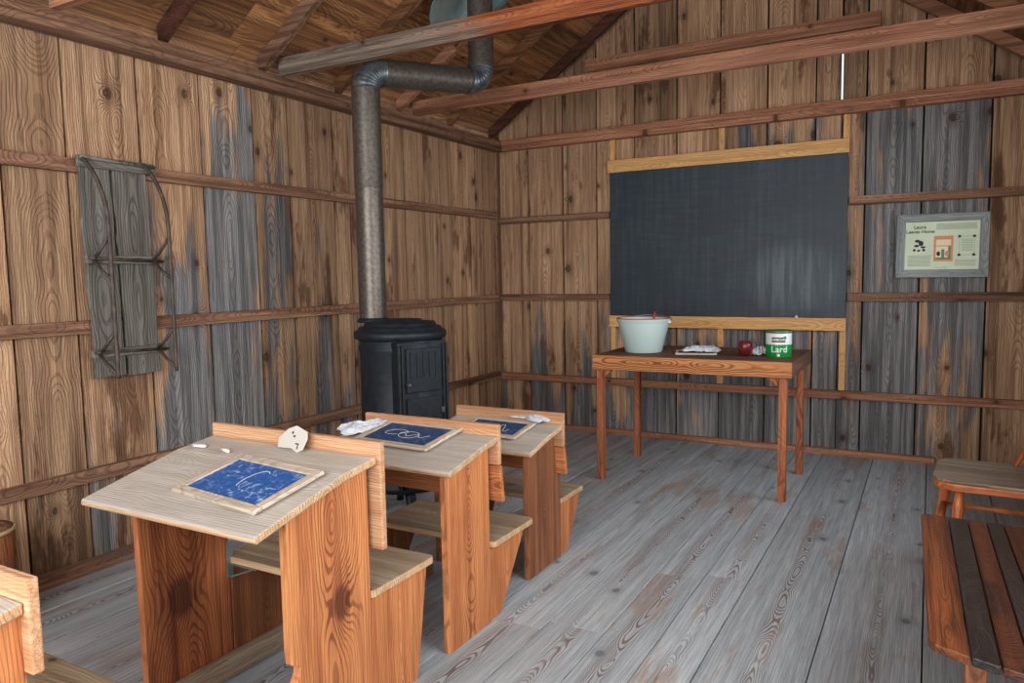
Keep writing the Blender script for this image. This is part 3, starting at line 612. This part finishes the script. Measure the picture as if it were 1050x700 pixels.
def elbow(p0, d0, d1, r, segs=9):
    """crimped 90 degree elbow beginning at p0 in direction d0, leaving in d1"""
    pts = []; rad = []; c = p0+d1*r
    for i in range(segs*4+1):
        a = i/(segs*4)*math.pi/2; pts.append(c-d1*r*math.cos(a)+d0*r*math.sin(a)); rad.append(PR*(1.04 if i % 4 in (0,) else (1.015 if i % 4 == 2 else 1.0)))
    return [rp(p) for p in pts], rad, pts[-1]
Zu = Vector((0, 0, 1))
pp, rr, e1 = elbow(Vector((A.x, A.y, 2.325)), Zu, D, .10); MB().tube(pp, rr, 36, caps=False).build('elbow', 'elbow', t)
e2s = Vector((A.x, A.y, 2.425))+D*(DL-.10)+Vector((0, 0, .03))
e1b = e1.copy()
MB().tube([rp(e1b-D*.01), rp(e1b+(e2s-e1b)*.5), rp(e2s+D*.01)], PR*.99, 36, caps=False).build('pipe_section', 'pipe', t)
pp, rr, e2 = elbow(e2s, D, Zu, .10); MB().tube(pp, rr, 36, caps=False).build('elbow', 'elbow', t)
ztop = zr(e2.x)+RD+.45
MB().tube([rp(e2-Zu*.01), rp((e2.x, e2.y, e2.z+.02)), rp((e2.x, e2.y, ztop))], [PR*1.03, PR, PR], 36, caps=False).build('pipe_section', 'pipe', t)
# sheet metal flashing, hung below the roof boards around the pipe
mb = MB(); n = 28; zc = zr(e2.x)
rows = []
for k, (rad_, dz) in enumerate(((.078, .06), (.085, .02), (.27, -.10), (.30, -.12))):
    rows.append([(e2.x+rad_*math.cos(2*math.pi*j/n), e2.y+rad_*1.0*math.sin(2*math.pi*j/n), zc+.06+MS*rad_*math.cos(2*math.pi*j/n)+dz) for j in range(n)])
mb.grid(rows, closed=True, smooth=True)
fl = mb.build('roof_flashing', 'galv', solid=.002); tag(fl, 'pale blue-grey sheet metal collar where the stovepipe meets the roof', 'flashing')
# ------------------------------------------------------------------ sled on the left wall
SL0 = (.045, -3.49, .87); SLD = -.033; t = thing('sled', 'old grey wooden sled with curved runners hung upright on the left wall', 'sled', (SL0[0], SL0[1]+SLD, SL0[2]))
def q3(x, y, z): return (x-SL0[0], y-SL0[1], z-SL0[2])
def plank(y0, y1, z0, z1, jag=.012, x0=.046, x1=.064):
    n = 14; pts = []
    rnd = random.Random(int(y0*1000))
    e0 = [(y0+rnd.uniform(0, jag)-.02*(i/n), z0+(z1-z0)*i/n) for i in range(n+1)]; e1 = [(y1-.006*rnd.random()-.02*(i/n), z0+(z1-z0)*i/n) for i in range(n+1)]
    poly = [(a-SL0[1], b-SL0[2]) for a, b in e0]+[(a-SL0[1], b-SL0[2]) for a, b in reversed(e1)]
    return MB().prism(poly, 0, x0-SL0[0], x1-SL0[0], grain=2)
plank(-3.645, -3.495, .875, 1.84).build('deck_plank', 'greyplank', t, bevel=.002); plank(-3.49, -3.315, .87, 1.835).build('deck_plank', 'greyplank', t, bevel=.002)
MB().tube([q3(.088, -3.665, 1.842), q3(.088, -3.5, 1.838), q3(.088, -3.31, 1.832)], .008, 8).build('front_bar', 'greyplank', t)
MB().box(*[v for v in (0.065-SL0[0], .078-SL0[0], -3.67-SL0[1], -3.30-SL0[1], 1.80-SL0[2], 1.85-SL0[2])], grain=1).build('front_crosspiece', 'greyplank', t, bevel=.003)
for y in (-3.625, -3.335):
    pts = [(.085, y-.03, 1.84), (.12, y-.02, 1.80), (.16, y-.01, 1.73), (.188, y, 1.63), (.198, y, 1.52), (.20, y, 1.35), (.20, y, 1.1), (.20, y, .88)]
    # smooth the path
    P = [Vector(p) for p in pts]
    out = []
    for i in range(len(P)-1):
        p0, p1, p2, p3 = P[max(i-1, 0)], P[i], P[i+1], P[min(i+2, len(P)-1)]
        for s in range(6):
            u = s/6; out.append(.5*((2*p1)+(p2-p0)*u+(2*p0-5*p1+4*p2-p3)*u*u+(3*p1-p0-3*p2+p3)*u**3))
    out.append(P[-1]); out = [Vector(q3(*v)) for v in out]
    MB().tube(out, .009, 8).build('runner', 'runner', t)
for z in (1.40, .985):
    MB().box(.066-SL0[0], .088-SL0[0], -3.66-SL0[1], -3.30-SL0[1], z-.018-SL0[2], z+.018-SL0[2], grain=1).build('crossbar', 'greyplank', t, bevel=.003)
    MB().tube([q3(.10, -3.66, z+.008), q3(.10, -3.30, z-.006)], .007, 8).build('cross_rod', 'runner', t)
    for y in (-3.625, -3.335):
        MB().tube([q3(.198, y, z+.10), q3(.14, y-.01, z+.035), q3(.09, y-.01, z)], .007, 8).build('strut', 'runner', t)
        MB().tube([q3(.198, y, z-.09), q3(.15, y-.01, z-.05), q3(.09, y-.01, z)], .007, 8).build('strut', 'runner', t)
# ------------------------------------------------------------------ desks
def desk(label, x0, x1, yf, zf, ym, zm, yb, zb, zl, pf, pb, px1, px0, seatd, zs, sx0, sx1, taper, back_lo, back_mid, mats, overhang=.0, shelf=True, seed=1, knotpanel=None, bracket=False, notch=False):
    random.seed(seed); B = Vector(((x0+x1)/2, (pf+pb)/2, 0)); t = thing('school_desk', label, 'desk', B, group='row of slant-topped school desks')
    th = .022
    # slanted top: one profile in y,z extruded along x, worn rounded front edge
    poly = [(yf+.006, zf-th), (yf, zf-th+.006), (yf, zf-.006), (yf+.006, zf), (ym, zm), (ym+.006, zm+.0012), (yb, zb), (yb, zb-th), (ym, zm-th)]
    d = MB().prism([(a-B.y, b) for a, b in poly], 0, x0-B.x, x1-B.x, grain=0, gr=0, zoff=seed*3.1, xc=.02)
    for k in (0, 1, 2, 3): d.mi[k] = 1
    o = d.build('desktop', [mats['top'], 'edge'], t, bevel=.005)
    # raised back ledge
    rake = .02
    def slab(y0, z0, y1, z1, thk, xa, xb, nm, mat, grain=0, seed=None, bev=.004):
        """board of thickness thk whose front face runs from (y0,z0) at the foot to (y1,z1) at the head"""
        mb = MB().prism([(y0-B.y, z0), (y0+thk-B.y, z0), (y1+thk-B.y, z1), (y1-B.y, z1)], 0, xa-B.x, xb-B.x, grain=grain); return mb.build(nm, mat, t, bevel=bev)
    lx1 = x1+overhang
    slab(yb+.001, back_mid, yb+.001, zl, .022, x0, lx1, 'back_ledge', mats['ledge'])
    if back_lo < back_mid:
        slab(yb+.024, back_lo, yb+.003, back_mid-.002, .02, x0+.01, lx1+.002, 'backrest', mats['back'])
    # side panels following the slope of the top
    def und(y): return (zf+(y-yf)/(ym-yf)*(zm-zf) if y < ym else zm+(y-ym)/(yb-ym)*(zb-zm))-th-.001
    for xa, xb, nm in ((px0, px0+.026, mats['pl']), (px1-.026, px1, mats['pr'])):
        po = [(pb, 0), (pb, und(pb)), (ym, und(ym)), (pf, und(pf))]
        po += ([(pf, .34), (pf+.004, .305), (pf+.03, .29), (pf+.028, .27), (pf+.008, .24)] if notch and xa > B.x else [])+[(pf+.004, 0)]
        MB().prism([(a-B.y, b) for a, b in po], 0, xa-B.x, xb-B.x, grain=2, zoff=0 if 'knot' in nm else None, xc=0.0).build('side_panel', nm, t, bevel=.002)
    # board between the panels
    if shelf: MB().box(px0+.027-B.x, px1-.027-B.x, pb-.024-B.y, pb-.004-B.y, und(pb)-.14, und(pb)-.006, grain=0).build('cross_board', 'brownpine', t, bevel=.002)
    # seat for the pupil in front, with tapered supports
    ys0, ys1 = pb+.001, pb+seatd; c = .035
    st = MB().prism([(sx0-B.x, ys0-B.y), (sx1-B.x-.006, ys0-B.y), (sx1-B.x, ys0-B.y+.01), (sx1-B.x, ys1-B.y-.015), (sx1-B.x-.012, ys1-B.y), (sx0+c-B.x, ys1-B.y), (sx0-B.x, ys1-c-B.y)], 2, zs-.024, zs, grain=0, xc=.03); st.mi[2:] = [1]*(len(st.mi)-2); st.build('seat', [mats['seat'], 'edge'], t, bevel=.004)
    for xa, nm in ((px0+.002, 'brownpine'), (px1-.034, mats['sup'])):
        MB().prism([(ys0+.003-B.y, 0), (ys1-.035-taper-B.y, 0), (ys1-.028-B.y, zs-.025), (ys0+.003-B.y, zs-.025)], 0, xa-B.x, xa+.026-B.x, grain=2).build('seat_support', nm, t, bevel=.002)
    # floor runner inside the left panel
    MB().box(px0+.029-B.x, px0+.075-B.x, pf+.03-B.y, ys1-.03-B.y, .0, .065, grain=1).build('floor_runner', 'seat', t, bevel=.004)
    if bracket:
        m = MB(); xx = px0+.028-B.x; m.box(xx, xx+.003, pb-.012-B.y, pb+.012-B.y, zs-.07, zs+.05); m.box(xx, xx+.12, pb-.0-B.y, pb+.02-B.y, zs-.028, zs-.025); m.hexa([(xx, pb-B.y, zs-.068), (xx+.004, pb-B.y, zs-.072), (xx+.004, pb+.018-B.y, zs-.072), (xx, pb+.018-B.y, zs-.068), (xx+.1, pb-B.y, zs-.028), (xx+.104, pb-B.y, zs-.03), (xx+.104, pb+.018-B.y, zs-.03), (xx+.1, pb+.018-B.y, zs-.028)])
        tag(m.build('bracket', 'bracket', t), 'zinc angle bracket')
    return t
common = dict(top='desktop', ledge='ledge', back='orange', seat='seat', sup='orange')
desk('grey-topped slanted school desk in the foreground with clipped white card on it', 1.20, 1.902, -4.44, .690, -4.125, .765, -3.985, .783, .826, -4.322, -4.005, 1.88, 1.25,
     .318, .385, 1.235, 1.888, .055, .505, .505, dict(common, pl='brown_knot', pr='orange_knot'), overhang=.012, seed=21, bracket=True, notch=True)
desk('middle school desk with navy slate and white rag at its left edge', 1.285, 1.915, -3.63, .652, -3.42, .694, -3.31, .709, .752, -3.605, -3.325, 1.88, 1.335,
     .32, .312, 1.325, 1.90, .20, .455, .60, dict(common, pl='brownpine', pr='orange'), seed=22)
desk('far small school desk nearest the table with a crumpled cloth by its ledge', 1.305, 1.875, -2.985, .573, -2.80, .612, -2.67, .632, .682, -2.925, -2.61, 1.83, 1.345,
     .27, .27, 1.335, 1.83, .15, .40, .53, dict(common, pl='brownpine', pr='brownpine'), seed=23)
desk('nearest desk, cut off by the bottom left corner of the photo', 1.22, 1.895, -5.42, .640, -5.09, .715, -4.955, .735, .778, -5.30, -4.95, 1.88, 1.26,
     .29, .385, 1.25, 1.80, .05, .60, .60, dict(common, pl='brownpine', pr='orange'), overhang=.012, seed=24)
# slates on the desks
random.seed(5)
def scr(fn, n=30): return [fn(i/n) for i in range(n+1)]
cow = [scr(lambda u: (-.35+.32*math.cos(u*5), .05+.3*math.sin(u*5.5))), scr(lambda u: (-.2+.9*u, .25*math.sin(u*14)*.6-.1)), scr(lambda u: (.1+.3*math.cos(u*6.2), -.1+.35*math.sin(u*6.2)))]
scrb = [scr(lambda u, k=k: (-.8+1.6*u, -.7+.28*k+.18*math.sin(u*(17+k*3)+k))) for k in range(6)]
s1 = math.atan2(.075, .315); slate((1.652, -4.238, .7395), (s1, 0, -.13), .385, .235, 'slateblue', 'bright blue scribbled slate in a pale wooden frame on the foreground desk', draw=[scr(lambda u: (.1+.2*math.cos(u*3+1), .1+.6*math.sin(u*3+1)))])
s2 = math.atan2(.042, .21); slate((1.572, -3.405, .7015), (s2*.8, 0, -.06), .365, .235, 'slatenavy', 'navy slate with a white chalk sketch on the middle desk', draw=cow)
s3 = math.atan2(.039, .185); slate((1.60, -2.80, .6165), (s3*.8, 0, -.04), .325, .20, 'slatenavy', 'small navy slate with faint chalk lines on the far desk', draw=[scr(lambda u: (.1+.5*u, .5*math.sin(u*6))), scr(lambda u: (-.1+.3*math.cos(u*6), .4*math.sin(u*6)))], fw=.026)
# clipped card on the foreground desk, leaning against the ledge
poly = [(-.065, .0), (-.072, .03), (-.04, .062), (-.005, .075), (.05, .062), (.06, .04), (.052, .004), (.03, -.006), (.0, .004)]
t = thing('paper_tag', 'white card with clipped corners propped against the ledge of the foreground desk', 'card', (1.60, -4.022, .782), (math.radians(-24), 0, math.radians(-8)))
MB().prism(poly, 1, -.002, .002).build('card', 'card', t, bevel=.001)
mb = MB()
for x, z in ((-.012, .052), (.0, .042)): mb.box(x-.004, x+.004, -.003, -.0021, z-.004, z+.003)
mb.box(.014, .03, -.003, -.0021, .018, .022); mb.box(.026, .030, -.003, -.0021, .004, .02); mb.build('ink_marks', 'ink', t)
for i, (x, y, a, lab) in enumerate(((1.275, -4.095, .2, 'short white chalk stick nearest the left edge of the foreground desk'), (1.40, -4.10, -.3, 'white chalk stick right of the other piece by the groove of the foreground desk'))):
    mb = MB().tube([(-.022, 0, 0), (.022, 0, 0)], .005, 10); o = mb.build('chalk_stick', 'chalk', loc=(x, y, .7775), rot=(0, 0, a)); tag(o, lab, 'chalk', 'chalk sticks on the foreground desk')
cloth((1.352, -3.372, .703), (s2*.8, 0, 1.15), .24, .10, .030, 'white rag lying over the left edge of the middle desk', 8, 2.0)
cloth((1.70, -2.655, .640), (0, 0, -.25), .19, .085, .032, 'crumpled white cloth against the ledge of the far desk', 12, 2.0)
# ------------------------------------------------------------------ slatted bench, right foreground
BZ = .42; t = thing('slatted_bench', 'low varnished bench of dark and orange-brown slats at the lower right', 'bench', (3.563, -3.2, 0), (0, 0, math.radians(1.4)))
xs = [3.283, 3.368, 3.426, 3.482, 3.531, 3.60, 3.66, 3.74, 3.80]; ms = ['slat1', 'slat2', 'slat3', 'slat2', 'slat3', 'slat1', 'slat2', 'slat3']
def ynear(x): return -3.70-.36*(x-3.30)
for i, (a, b) in enumerate(zip(xs[:-1], xs[1:])):
    yn0, yn1 = ynear(a), ynear(b); yf_ = -2.63-.09*(a-3.28)
    a2, b2 = a+.0015-3.55, b-.0015-3.55
    if i == 0: po = [(a2, yn0+.03+3.2), (a2+.012, yn0+.004+3.2), (a2+.035, yn0-.008+3.2), (b2, yn1+3.2), (b2, yf_-.005+3.2), (a2+.012, yf_+3.2), (a2, yf_-.015+3.2)]
    else: po = [(a2, yn0+3.2), (b2, yn1+3.2), (b2, yf_-.005+3.2), (a2, yf_+3.2)]
    o = MB().prism(po, 2, BZ-.022, BZ, grain=1).build('slat', ms[i], t, bevel=.003)
    if i in (0, 1): tag(o, ('orange-brown worn outer slat', 'near-black slat')[i])
for y in (-2.8, -3.45):
    MB().box(3.31-3.55, 3.79-3.55, y-.03+3.2, y+.03+3.2, BZ-.05, BZ-.023, grain=0).build('crosspiece', 'brownpine', t, bevel=.002)
    for x in (3.40, 3.74): MB().box(x-.025-3.55, x+.025-3.55, y-.025+3.2, y+.025+3.2, 0, BZ-.051, grain=2).build('leg', 'brownpine', t, bevel=.003)
# ------------------------------------------------------------------ chair behind it
C0 = (3.53, -2.03, 0); CZ = .45; t = thing('wooden_chair', 'worn wooden chair with rounded grey seat and orange legs right of the room', 'chair', C0, (0, 0, math.radians(-5)))
po = [(-.20, -.14), (-.175, -.20), (-.12, -.222), (.20, -.215), (.235, -.17), (.235, .16), (.20, .20), (-.12, .205), (-.18, .19), (-.205, .13)]
tag(MB().prism(po, 2, CZ-.012, CZ, grain=0, xc=.03).build('seat', 'chairseat', t, bevel=.006), 'grey-brown scrubbed seat')
tag(MB().prism([(x*.985, y*.985) for x, y in po], 2, CZ-.042, CZ-.0125, grain=0).build('seat_edge', 'chairorange', t, bevel=.006), 'orange varnished seat edge')
def leg(x, y, dx, dy):
    P = [(x, y, CZ-.043), (x+dx*.2, y+dy*.2, CZ-.13), (x+dx*.5, y+dy*.5, CZ*.5), (x+dx*.85, y+dy*.85, .07), (x+dx, y+dy, 0)]; MB().tube(P, [.015, .021, .019, .015, .012], 14).build('leg', 'chairorange', t)
leg(-.10, -.165, -.015, -.03); leg(-.16, .10, -.045, .04); leg(.17, -.15, .06, -.045); leg(.17, .14, .06, .05)
for P in (((-.165, -.178, .21), (.20, -.178, .21)), ((-.175, .16, .25), (.20, .165, .25)), ((-.165, -.17, .27), (-.175, .16, .27))):
    MB().tube([P[0], (Vector(P[0])+Vector(P[1]))/2, P[1]], [.009, .013, .009], 12).build('stretcher', 'chairorange', t)
for i in range(5):
    y = -.17+i*.085+.0; k = 1 if i in (0, 4) else .7
    MB().tube([(.155 if i == 0 else .085 if i == 4 else .19, y, CZ), (.20 if i in (0, 4) else .235, y*1.03, CZ+.26), (.26, y*1.05, CZ+.45)], [.009*k, .012*k, .009*k], 10).build('spindle', 'chairorange', t)
MB().prism([(.245, CZ+.44), (.27, CZ+.44), (.295, CZ+.53), (.27, CZ+.53)], 1, -.22, .21, grain=1).build('crest_rail', 'chairorange', t, bevel=.005)
# ------------------------------------------------------------------ round stool by the left wall, at the left edge of the photo
t = thing('log_stump', 'round wooden stump with pale cut rim against the left wall at the photo edge', 'stump', (.20, -4.27, 0))
mb = MB().lathe([(.13, 0), (.128, .10), (.132, .25), (.134, .375)], 28, capt=True); mb.build('trunk', 'brownpine', t)
MB().lathe([(.134, .3755), (.138, .377), (.137, .385), (.130, .387)], 28, capb=False, capt=False).build('cut_rim', 'lightwood', t)
MB().lathe([(.130, .376), (.129, .388), (.10, .390)], 28).build('cut_face', 'girt', t)
